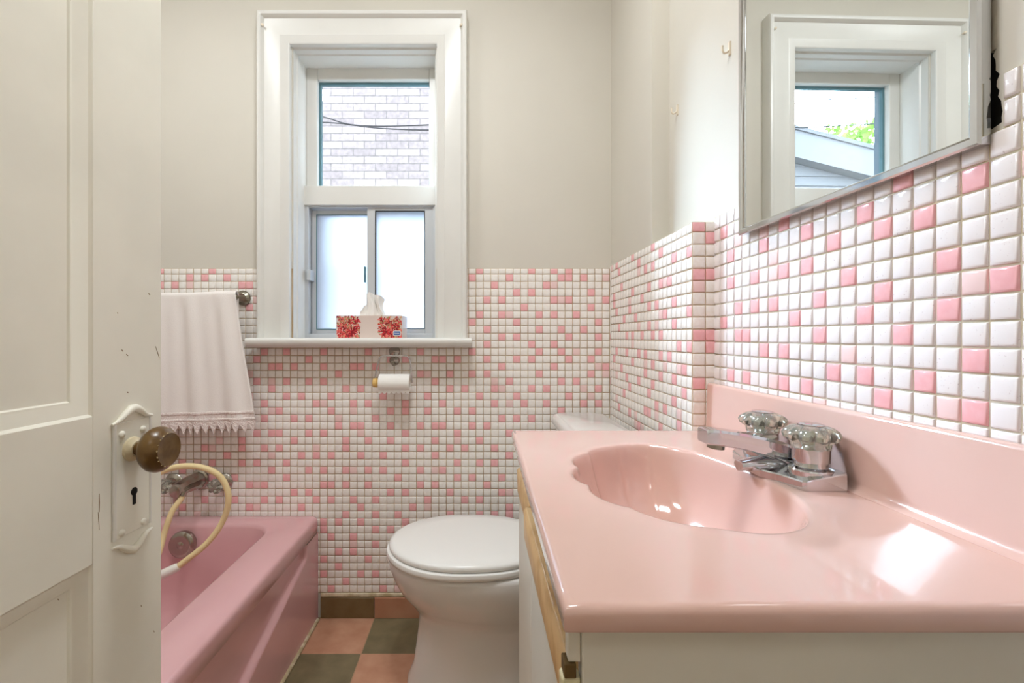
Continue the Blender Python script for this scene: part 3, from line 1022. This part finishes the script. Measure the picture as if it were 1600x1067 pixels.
tk = [rr3(.262, .438, TCY - .224, TCY + .224, .04, .739), rr3(.256, .442, TCY - .23, TCY + .23, .045, .745), rr3(.255, .443, TCY - .231, TCY + .231, .045, .762), rr3(.259, .44, TCY - .228, TCY + .228, .045, .771), rr3(.27, .43, TCY - .217, TCY + .217, .04, .776)]
MB().loft(tk).build('tank_lid', M['ceramic'], tl, smooth=50)
MB().lathe([(0, .014), (.012, .013), (.014, .004)], (.07, TCY - .128, .035), (0, -1, .3), 20).build('bolt_cap', M['seat'], tl, smooth=40)

# ------------------------------------------------------------------ vanity
CX0, CX1, CY0, CY1, CT, CTH = .073, .527, .358, 1.040, .830, .021
cab = thing('vanity_cabinet', 'white vanity cabinet with wooden finger pulls under the pink counter', 'cabinet', (.32, .70, 0))
cb = MB()
cb.box(.086, .536, .376, .392, 0, CT - CTH - .001)             # near side panel
cb.build('side_panel', M['cab'], cab, bevel=.0015)
cb = MB()
cb.box(.10, .536, 1.016, 1.032, 0, CT - CTH - .001)
cb.box(.10, .54, .392, 1.016, .08, .095)
cb.box(.525, .536, .392, 1.016, .1, CT - CTH - .04)
cb.box(.13, .14, .392, 1.016, 0, .08)
cb.build('carcass', M['cab'], cab)
fr = MB()
fr.box(.098, .112, .393, 1.032, .745, CT - CTH - .001)
fr.box(.098, .112, .770, .800, .1, .745)
fr.box(.098, .112, .393, .405, .1, .745)
fr.box(.098, .112, 1.010, 1.032, .1, .745)
fr.build('face_frame', M['cab'], cab, bevel=.001)
for (y0, y1, xo, ang) in ((.800, 1.034, .093, 0), (.428, .786, .092, 0)):
    dr = MB().box(xo, xo + .014, y0, y1, .09, .695).build('cabinet_door', M['cab'], cab, bevel=.0015)
    pl = MB()
    px_ = xo - (.004 if y0 > .6 else .012)
    prof = [(px_ + .004, .690), (px_, .694), (px_ - .001, .742), (px_ + .003, .747), (xo + .012, .747), (xo + .012, .690)]
    pl.prism(prof, lambda a, b, h: Vector((a, h, b)), y0, y1 - (.004 if y0 > .6 else -.004))
    pl.build('finger_pull', M['wood'], dr, bevel=.001)
MB().box(.075, .0857, .379, .392, .772, CT - CTH - .001).build('corner_stile', M['cab'], cab, bevel=.001)
MB().box(.0715, .0815, .377, .392, .7595, .7715).build('corner_block', M['brown'], cab, bevel=.001)
MB().box(.0695, .0855, .378, .392, .5, .759).build('hinge_block', M['cream'], cab, bevel=.002)

ct = thing('vanity_countertop', 'glossy pink vanity top with a scalloped shell basin', 'countertop', ((CX0 + CX1) / 2, (CY0 + CY1) / 2, CT - CTH))
cusps = [(.339, .903), (.2647, .890), (.200, .838), (.1625, .748), (.160, .655), (.193, .569), (.254, .513)]
backp = [(.314, .494), (.363, .508), (.398, .545), (.423, .600), (.432, .678), (.423, .750), (.4026, .834), (.375, .878)]
out = []
sharp = []
for k in range(len(cusps) - 1):
    a, b = Vector(cusps[k]), Vector(cusps[k + 1])
    nrm2 = Vector((b.y - a.y, -(b.x - a.x))).normalized()
    cen = Vector((.295, .70))
    if nrm2.dot((a + b) / 2 - cen) < 0:
        nrm2 = -nrm2
    L_ = (b - a).length
    amp = .17 if k in (2, 3, 4) else .12
    for i in range(12):
        t = i / 12
        out.append(a.lerp(b, t) + nrm2 * L_ * amp * (math.sin(PI * t) ** .75))
        sharp.append(1 - math.sin(PI * t) ** .75)
tail = spline([Vector((*cusps[-1], 0))] + [Vector((*p, 0)) for p in backp] + [Vector((*cusps[0], 0))], 8)[:-1]
for p in tail:
    out.append(Vector((p.x, p.y)))
    sharp.append(0)
BC = Vector((.305, .695))
NO = len(out)
# outline without scallops, for the lower rings
plain = []
for i in range(NO):
    acc = Vector((0, 0))
    wsum = 0
    for d in range(-9, 10):
        w = math.exp(-(d / 5) ** 2)
        acc += out[(i + d) % NO] * w
        wsum += w
    plain.append(acc / wsum)


def rect_hit(p, x0, x1, y0, y1):
    d = p - BC
    t = 1e9
    if d.x > 1e-9:
        t = min(t, (x1 - BC.x) / d.x)
    if d.x < -1e-9:
        t = min(t, (x0 - BC.x) / d.x)
    if d.y > 1e-9:
        t = min(t, (y1 - BC.y) / d.y)
    if d.y < -1e-9:
        t = min(t, (y0 - BC.y) / d.y)
    return BC + d * t


def rect_ring(k, z):
    x0, x1, y0, y1 = CX0 + k, CX1 - k, CY0 + k, CY1 - k
    hits = [rect_hit(plain[i], x0, x1, y0, y1) for i in range(NO)]
    # snap the nearest ray to each corner so the slab keeps square corners
    for c in ((x0, y0), (x1, y0), (x1, y1), (x0, y1)):
        cc = Vector(c)
        hits[CORN[c_key(c, k)]] = cc
    return [Vector((h.x, h.y, z)) for h in hits]


CORN = {}


def c_key(c, k):
    return (c[0] > .3, c[1] > .7)


for c in ((CX0, CY0), (CX1, CY0), (CX1, CY1), (CX0, CY1)):
    cc = Vector(c)
    best = min(range(NO), key=lambda i: (rect_hit(plain[i], CX0, CX1, CY0, CY1) - cc).length)
    CORN[c_key(c, 0)] = best
rings = [rect_ring(.012, CT - CTH), rect_ring(.002, CT - CTH), rect_ring(0, CT - CTH + .003), rect_ring(0, CT - .007), rect_ring(.0012, CT - .003), rect_ring(.004, CT - .0008), rect_ring(.007, CT), rect_ring(.0095, CT)]


def blend_ring(s, z, fade):
    r = []
    for i in range(NO):
        o2 = out[i].lerp(plain[i], fade)
        p = BC + (o2 - BC) * s
        r.append(Vector((p.x, p.y, z)))
    return r


rings.append(blend_ring(1.10, CT, .8))
rings.append(blend_ring(1.03, CT, .1))
rings.append(blend_ring(1.005, CT - .0004, 0))
rings.append(blend_ring(.99, CT - .002, 0))
rings.append(blend_ring(.975, CT - .007, 0))
for (s, dz, fd) in ((.955, .018, -.2), (.93, .034, -.35), (.89, .056, -.5), (.83, .08, -.6), (.75, .1, -.6), (.64, .116, -.4), (.5, .128, 0), (.34, .135, .6), (.18, .139, 1), (.08, .141, 1)):
    rings.append(blend_ring(s, CT - dz, fd))
for r_ in rings:
    for p in r_:
        p.x += (.004 - .0095 * (CY1 - p.y) / (CY1 - CY0)) * (CX1 - p.x) / (CX1 - CX0)
MB().loft(rings, cap0=False).build('basin_top', M['counter'], ct, smooth=50)
bs_ = MB()
BSX, BST = .524, .938
prof = [(.541, CT - .02), (.541, BST - .003), (.538, BST), (.529, BST), (.5255, BST - .0015), (BSX, BST - .006), (BSX - .003, CT + .012), (BSX - .007, CT + .004), (BSX - .014, CT + .0003), (BSX - .014, CT - .02)]
bs_.prism(prof, lambda a, b, h: Vector((a, h, b)), CY0, CY1)
bs_.build('backsplash', M['counter'], ct, smooth=50)
MB().lathe([(0, .024), (.003, .023), (.0035, .012)], (BC.x, BC.y, CT - .1408), (0, 0, 1), 24).build('drain', M['chrome'], ct, smooth=40)

# ------------------------------------------------------------------ sink tap
FY = .715
ft = thing('sink_tap', 'chrome basin tap with two clear fluted knobs on the pink counter', 'tap', (.475, FY, CT))
bpz = CT + .0002
half = [(.452, .090), (.507, .090), (.509, .087)]
plan = [(.448, -.086), (.452, -.090), (.507, -.090), (.509, -.087), (.509, .087), (.507, .090), (.452, .090), (.448, .086), (.440, .045), (.428, .024), (.428, -.024), (.440, -.045)]


def wedge(k, dz, kx=1.):
    out_ = []
    for a, b in plan:
        x = .480 + (a - .480) * k * kx
        y = b * (1 - (1 - k) * .35)
        t = max(0, min(1, (x - .440) / .065))
        out_.append(Vector((x, FY + y, bpz + (.010 + .013 * t) + dz)))
    return out_


fb = MB()
fb.loft([[Vector((a, FY + b, bpz)) for a, b in plan], wedge(1, 0), wedge(.97, .0016), wedge(.5, .0016)])
fb.build('base_plate', M['chrome'], ft, smooth=20)
spt = MB()
rings = []
for (x, z, w, h) in ((.502, CT + .020, .024, .012), (.490, CT + .027, .026, .015), (.468, CT + .036, .024, .0155), (.442, CT + .0435, .020, .0142), (.41, CT + .051, .0172, .0128), (.375, CT + .0565, .0165, .012), (.357, CT + .058, .0165, .0115), (.3525, CT + .058, .0155, .0105)):
    rings.append([Vector((x, FY + a, z + b)) for a, b in ((-w, -h * .8), (-w, h * .7), (-w * .86, h), (w * .86, h), (w, h * .7), (w, -h * .8), (w * .85, -h), (-w * .85, -h))])
spt.loft(rings)
so = spt.build('spout', M['chrome'], ft, smooth=22)
MB().lathe([(0, .0125), (.008, .0125), (.009, .010), (.006, .008)], (.374, FY, CT + .046), (-.12, 0, -1), 24).build('aerator', M['steel'], so, smooth=40)
nb = MB()
rings = []
for (x, w, z1) in ((.408, .007, .013), (.409, .0125, .0195), (.42, .014, .022), (.45, .017, .026), (.49, .020, .026), (.50, .018, .024)):
    rings.append([Vector((x, FY + w * math.cos(a), CT + .003 + (z1 - .003) * (math.sin(a) * .5 + .5))) for a in [2 * PI * k / 20 for k in range(20)]])
nb.loft(rings)
nb.build('spout_base', M['chrome'], ft, smooth=45)
MB().lathe([(0, .0125), (.002, .0125), (.0042, .009), (.0052, .001)], (.4560, FY, CT + .0535), (-.26, 0, 1), 24).build('lift_cap', M['steel'], so, smooth=40)
hx = .482
for yy in (FY - .056, FY + .056):
    hd = MB()
    hd.lathe([(-.013, .0290), (.0025, .0290), (.0045, .0275), (.007, .0215), (.009, .0205), (.0145, .0205), (.015, .0235), (.0345, .0235), (.0365, .016), (.04, .010), (.062, .010)], (hx, yy, CT + .0195), (0, 0, 1), 36)
    h = hd.build('handle', M['chrome'], ft, smooth=30)
    kp = [(.0, .0230), (.002, .0245), (.009, .0255), (.012, .0300), (.015, .0345), (.021, .0365), (.026, .034), (.031, .0275), (.0335, .020), (.034, .004)]
    MB().lathe(kp, (hx, yy, CT + .0515), (0, 0, 1), 80, flute=10, famp=.13, ffun=lambda h_: .25 + .75 * smooth01(1 - abs(h_ - .021) / .018)).build('knob', M['acrylic'], h, smooth=35)
    MB().lathe([(0, .0165), (.0012, .0165), (.002, .014), (.0024, .001)], (hx, yy, CT + .0856), (0, 0, 1), 28).build('cap', M['chrome'], h, smooth=40)

# ------------------------------------------------------------------ mirror cabinet
MZ0, MZ1 = 1.246, 1.80
A_ = Vector((.530, .480, 0))
B_ = Vector((.523, .913, 0))
mc = thing('mirror_cabinet', 'chrome framed mirror cabinet on the wall above the vanity', 'mirror', (.53, .69, MZ0))
dv = (B_ - A_).normalized()
nv = Vector((-dv.y, dv.x, 0))
if nv.x > 0:
    nv = -nv
LM = (B_ - A_).length
XFM = Matrix(((dv.x, nv.x, 0, A_.x), (dv.y, nv.y, 0, A_.y), (0, 0, 1, 0), (0, 0, 0, 1)))     # local (along, outwards, up)
fm = MB()
prof = [(0, -.011), (0, -.001), (.002, .0018), (.009, .0018), (.0122, -.001), (.0135, -.004), (.0135, -.011)]
rings = []
for (t, h) in prof:
    rings.append([Vector((t, h, MZ0 + t)), Vector((LM - t, h, MZ0 + t)), Vector((LM - t, h, MZ1 - t)), Vector((t, h, MZ1 - t))])
n = 4
fm.add([p for r in rings for p in r], [(k * n + i, k * n + (i + 1) % n, ((k + 1) % len(prof)) * n + (i + 1) % n, ((k + 1) % len(prof)) * n + i) for k in range(len(prof)) for i in range(4)])
fm.build('frame', M['chrome'], mc, smooth=30, xf=XFM)
MB().box(.008, LM - .008, -.010, -.004, MZ0 + .008, MZ1 - .008).build('mirror_glass', M['mirror'], mc, xf=XFM)
MB().box(.538, .60, .49, .896, 1.266, 1.776).build('case', M['cab'], mc)

MB().box(XV + .006, XV + .008, .466, .489, 1.255, 1.36).build('hole_shade', M['black'], wall_right)  # black plate: puts the shade inside the wall hole into colour
# wall hooks on the plaster
for (px, py, lab) in ((1059, 172, 'small painted hook on the wall, the one nearer the corner'), (1141, 76, 'small painted hook on the wall right beside the mirror')):
    d = F * XV / (px - VX)
    p = at(px, py, d)
    hk = MB()
    hk.box(XV - .003, XV, p.y - .004, p.y + .004, p.z - .014, p.z + .014)
    hk.tube(spline([p + Vector((-.002, 0, -.004)), p + Vector((-.012, 0, -.010)), p + Vector((-.017, 0, -.004)), p + Vector((-.017, 0, .006))], 5), .0022, 8)
    tag(hk.build('wall_hook', M['hook'], loc=p, smooth=40), lab, 'hook', group='painted hooks on the right wall')

# ------------------------------------------------------------------ door
DW = .705
d0 = Vector((-.5585, .052, 0))
d1 = Vector((-.527, .757, 0))
dd = (d1 - d0).normalized()
dn = Vector((dd.y, -dd.x, 0))
XFD = Matrix(((dd.x, dn.x, 0, d0.x), (dd.y, dn.y, 0, d0.y), (0, 0, 1, 0), (0, 0, 0, 1)))      # local (along from hinge, out of the face, up)
DW = (d1 - d0).length
door = thing('door_1', 'open cream painted panel door with a brown knob', 'door', (d0.x, d0.y, 0), kind='structure')
lf_ = MB()
TH = .033
STI = .128
RZ0, RZ1 = .728, .933
pu0, pu1 = .11, DW - STI
HT = 2.02
panels = [(.21, RZ0), (RZ1, 1.88)]


def dbox(u0, u1, z0, z1, h0=-TH, h1=0):
    lf_.box(u0, u1, h0, h1, z0, z1)


dbox(pu1, DW, .008, HT)
dbox(0, pu0, .008, HT)
dbox(pu0, pu1, .008, .21)
dbox(pu0, pu1, RZ0, RZ1)
dbox(pu0, pu1, 1.88, HT)
leaf = lf_.build('leaf', M['door'], door, xf=XFD, bevel=.0012)
for (z0, z1) in panels:
    pn = MB()
    prof = [(0, -.001), (.003, -.004), (.005, -.0045), (.018, -.011), (.022, -.0115), (.024, -.014), (.027, -.014)]
    rings = [[Vector((pu0 + t, h, z0 + t)), Vector((pu1 - t, h, z0 + t)), Vector((pu1 - t, h, z1 - t)), Vector((pu0 + t, h, z1 - t))] for t, h in prof]
    pn.loft(rings, cap0=False, cap1=True)
    pn.build('panel', M['door'], door, xf=XFD, smooth=20)
# worn marks in the paint
wm = MB()
for (pa, pb, r_) in (((243, 541), (249, 560), .0009), ((155, 771), (155, 800), .0008), ((153, 800), (155, 828), .0007), ((232, 458), (234, 461), .0012), ((199, 612), (200, 614), .0012), ((190, 546), (192, 549), .0012), ((197, 553), (200, 556), .0010), ((183, 488), (184, 490), .0008), ((220, 945), (221, 948), .0010), ((240, 985), (241, 988), .0009), ((106, 936), (108, 938), .0009)):
    q = []
    for (ax, ay) in (pa, pb):
        # where the line of sight meets the door's face
        dirx, dirz = (ax - VX) / F, -(ay - VY) / F
        t = (d0.x * dd.y - d0.y * dd.x) / (dirx * dd.y - dd.x)
        p = Vector((dirx * t, t, CZ + dirz * t))
        q.append(Vector(((p - d0).xy.dot(dd.xy), .0002 if ax > 150 else -.0138, p.z)))
    wm.tube([q[0], (q[0] + q[1]) / 2, q[1]], [r_ * .3, r_ * .7, r_ * .3], 6)
wm.build('paint_wear', M['wear'], door, xf=XFD)
# escutcheon
ec = .694


def U(y):
    return (y - d0.y) / dd.y


e0, e1 = U(.662), U(.730)
ES = MB()
ES.box(e0, e1, -.001, .0022, .745, .915)
es = ES.build('escutcheon', M['door'], door, xf=XFD, bevel=.001)
rim_ = MB()
rim_.tube([(e0, .002, .745), (e0, .002, .915)], .0028, 8)
rim_.tube([(e1, .002, .745), (e1, .002, .915)], .002, 8)
rim_.build('rim', M['trim'], es, xf=XFD, smooth=50)
cr = MB()
em = (e0 + e1) / 2
w_ = (e1 - e0) / 2


def crest(zb, up):
    pts = [(-1.12, -.002), (-.75, .002), (-.35, .011), (0, .017), (.35, .013), (.75, .003), (1.12, 0)]
    P_ = spline([Vector((em + a * w_, .0025, zb + up * b)) for a, b in pts], 5)
    rs = [.0018 + .0042 * math.sin(PI * i / (len(P_) - 1)) ** 1.2 for i in range(len(P_))]
    cr.tube(P_, rs, 10)


crest(.917, 1)
crest(.735, -1)
cr.build('crest', M['door'], es, xf=XFD, smooth=50)
sc_ = MB()
for (u_, z_) in ((em - w_ * .62, .898), (em + w_ * .55, .898), (em - w_ * .62, .752), (em + w_ * .6, .752)):
    s1 = MB().lathe([(0, .0055), (.002, .005), (.0035, .003), (.004, .0005)], (u_, .002, z_), (0, 1, 0), 14)
    s1.build('screw', M['door'], es, xf=XFD, smooth=50)
kh = MB()
kz = .806
kh.lathe([(0, .0062), (.0006, .0062)], (em + .002, .0022, kz), (0, 1, 0), 20)
kh.box(em - .0012, em + .0052, .0022, .0028, kz - .020, kz)
kh.build('keyhole', M['black'], es, xf=XFD)
KZ = .872
ku = U(.694)
kn = MB()
kn.lathe([(0, .0185), (.004, .018), (.007, .0135), (.009, .012)], (ku, .002, KZ), (0, 1, 0), 28)
kn.build('rose', M['door_old'], door, xf=XFD, smooth=40)
kn = MB()
kn.lathe([(.006, .0095), (.018, .0095), (.020, .013), (.024, .021), (.030, .029), (.037, .0335), (.043, .0345), (.049, .033), (.055, .0285), (.058, .0255), (.0595, .0245), (.0590, .0235), (.0586, .012), (.0585, .001)], (ku, .002, KZ), (0, 1, 0), 44)
kno = kn.build('door_knob', M['knob'], door, xf=XFD, smooth=40)
ch = MB()
for k in range(9):
    a = math.radians(95 + k * 19 + 6 * math.sin(k * 3.1))
    a2 = a + math.radians(5 + 3 * math.sin(k * 1.7))
    for (aa, ab) in ((a, a2),):
        p = [Vector((ku + .0252 * math.cos(t), .0607, KZ + .0252 * math.sin(t))) for t in (aa, (aa + ab) / 2, ab)]
        ch.tube(p, [.0006, .0011, .0005], 6)
ch.build('paint_chips', M['chip'], kno, xf=XFD, smooth=50)

# ------------------------------------------------------------------ hallway behind the camera, bathroom lamp and added fill lights
hw = MB()
hw.box(-1.2, 1.1, -1.55, -1.45, 0, 2.5)
hw.box(-1.3, -1.2, -1.55, YF - .1, 0, 2.5)
hw.box(1.1, 1.2, -1.55, YF - .1, 0, 2.5)
tag(hw.build('wall_hall', M['hall']), 'hallway walls behind the camera', 'wall', kind='structure')
tag(MB().box(-1.3, 1.2, -1.55, YF - .1, -.05, 0).build('floor_hall', M['hall_floor']), 'wooden hallway floor', 'floor', kind='structure')
tag(MB().box(-1.3, 1.2, -1.55, YF - .1, 2.5, 2.55).build('ceiling_hall', M['ceiling']), 'hallway ceiling', 'ceiling', kind='structure')


def lamp(name, label, loc, power, col, rad):
    o = thing(name, label, 'lamp', loc)
    MB().lathe([(0, .09), (.015, .09), (.02, .05), (.03, .045)], loc, (0, 0, -1), 28).build('base', M['dull_chrome'], o, smooth=40)
    li = bpy.data.lights.new('bulb', 'AREA')
    li.shape = 'DISK'
    li.size = rad * 2
    li.energy = power
    li.color = col
    lo_ = bpy.data.objects.new('bulb', li)
    COL.objects.link(lo_)
    lo_.parent = o
    lo_.location = (0, 0, -.06)
    return o


lamp('hall_fill_light', 'added fill light at the hallway ceiling, out of view', (0, -.75, 2.5), 2.5, (1, .98, .95), .15)  # added for weak fill through the doorway; no known hallway fixture
lamp('unseen_ceiling_light', 'round ceiling lamp in the middle of the bathroom', (-.13, .72, ZC), 13, (.93, .97, 1), .15)
lamp('unseen_ceiling_light', 'added fill light above the bathtub, out of view', (-1.08, .85, ZC), 7, (.93, .97, 1), .15)  # second overhead light, added to brighten the lower room and tub side

# daylight
W = bpy.data.worlds.new('world')
S.world = W
W.use_nodes = True
bg = W.node_tree.nodes['Background']
bg.inputs['Color'].default_value = (.74, .87, 1.0, 1)
bg.inputs['Strength'].default_value = 7
sun = bpy.data.lights.new('bright_sky', 'SUN')
sun.energy = 66
sun.angle = math.radians(48)
sun.color = (.62, .81, 1)
su = bpy.data.objects.new('bright_sky', sun)
COL.objects.link(su)
su.location = (-3, 4, 4)
su.rotation_euler = Vector((.70, -1.0, -.52)).to_track_quat('-Z', 'Y').to_euler()
pt = bpy.data.lights.new('window_portal', 'AREA')
pt.shape = 'RECTANGLE'
pt.size = WXR - WXL
pt.size_y = WZT - WZB
pt.cycles.is_portal = True
po = bpy.data.objects.new('window_portal', pt)
COL.objects.link(po)
po.location = ((WXL + WXR) / 2, 1.925, (WZT + WZB) / 2)
po.rotation_euler = (math.radians(90), 0, PI)
po.rotation_euler = (math.radians(-90), 0, 0)

# ------------------------------------------------------------------ camera and view
cam = bpy.data.cameras.new('camera')
cam.lens = 16
cam.sensor_width = 36
cam.shift_x = (800 - VX) / 1600
cam.shift_y = (VY - 533.5) / 1600
cam.clip_start = .01
co = bpy.data.objects.new('camera', cam)
COL.objects.link(co)
co.location = (0, 0, CZ)
co.rotation_euler = (PI / 2, 0, 0)
S.camera = co
S.view_settings.view_transform = 'Standard'
S.view_settings.look = 'None'
S.view_settings.exposure = .27
S.view_settings.gamma = 1
S.view_settings.use_curve_mapping = False
S.cycles.max_bounces = 12
S.cycles.diffuse_bounces = 6
S.cycles.glossy_bounces = 6
S.cycles.transmission_bounces = 8
S.cycles.transparent_max_bounces = 12
S.cycles.sample_clamp_indirect = 6
S.cycles.caustics_refractive = False
S.cycles.caustics_reflective = False
S.cycles.use_denoising = True
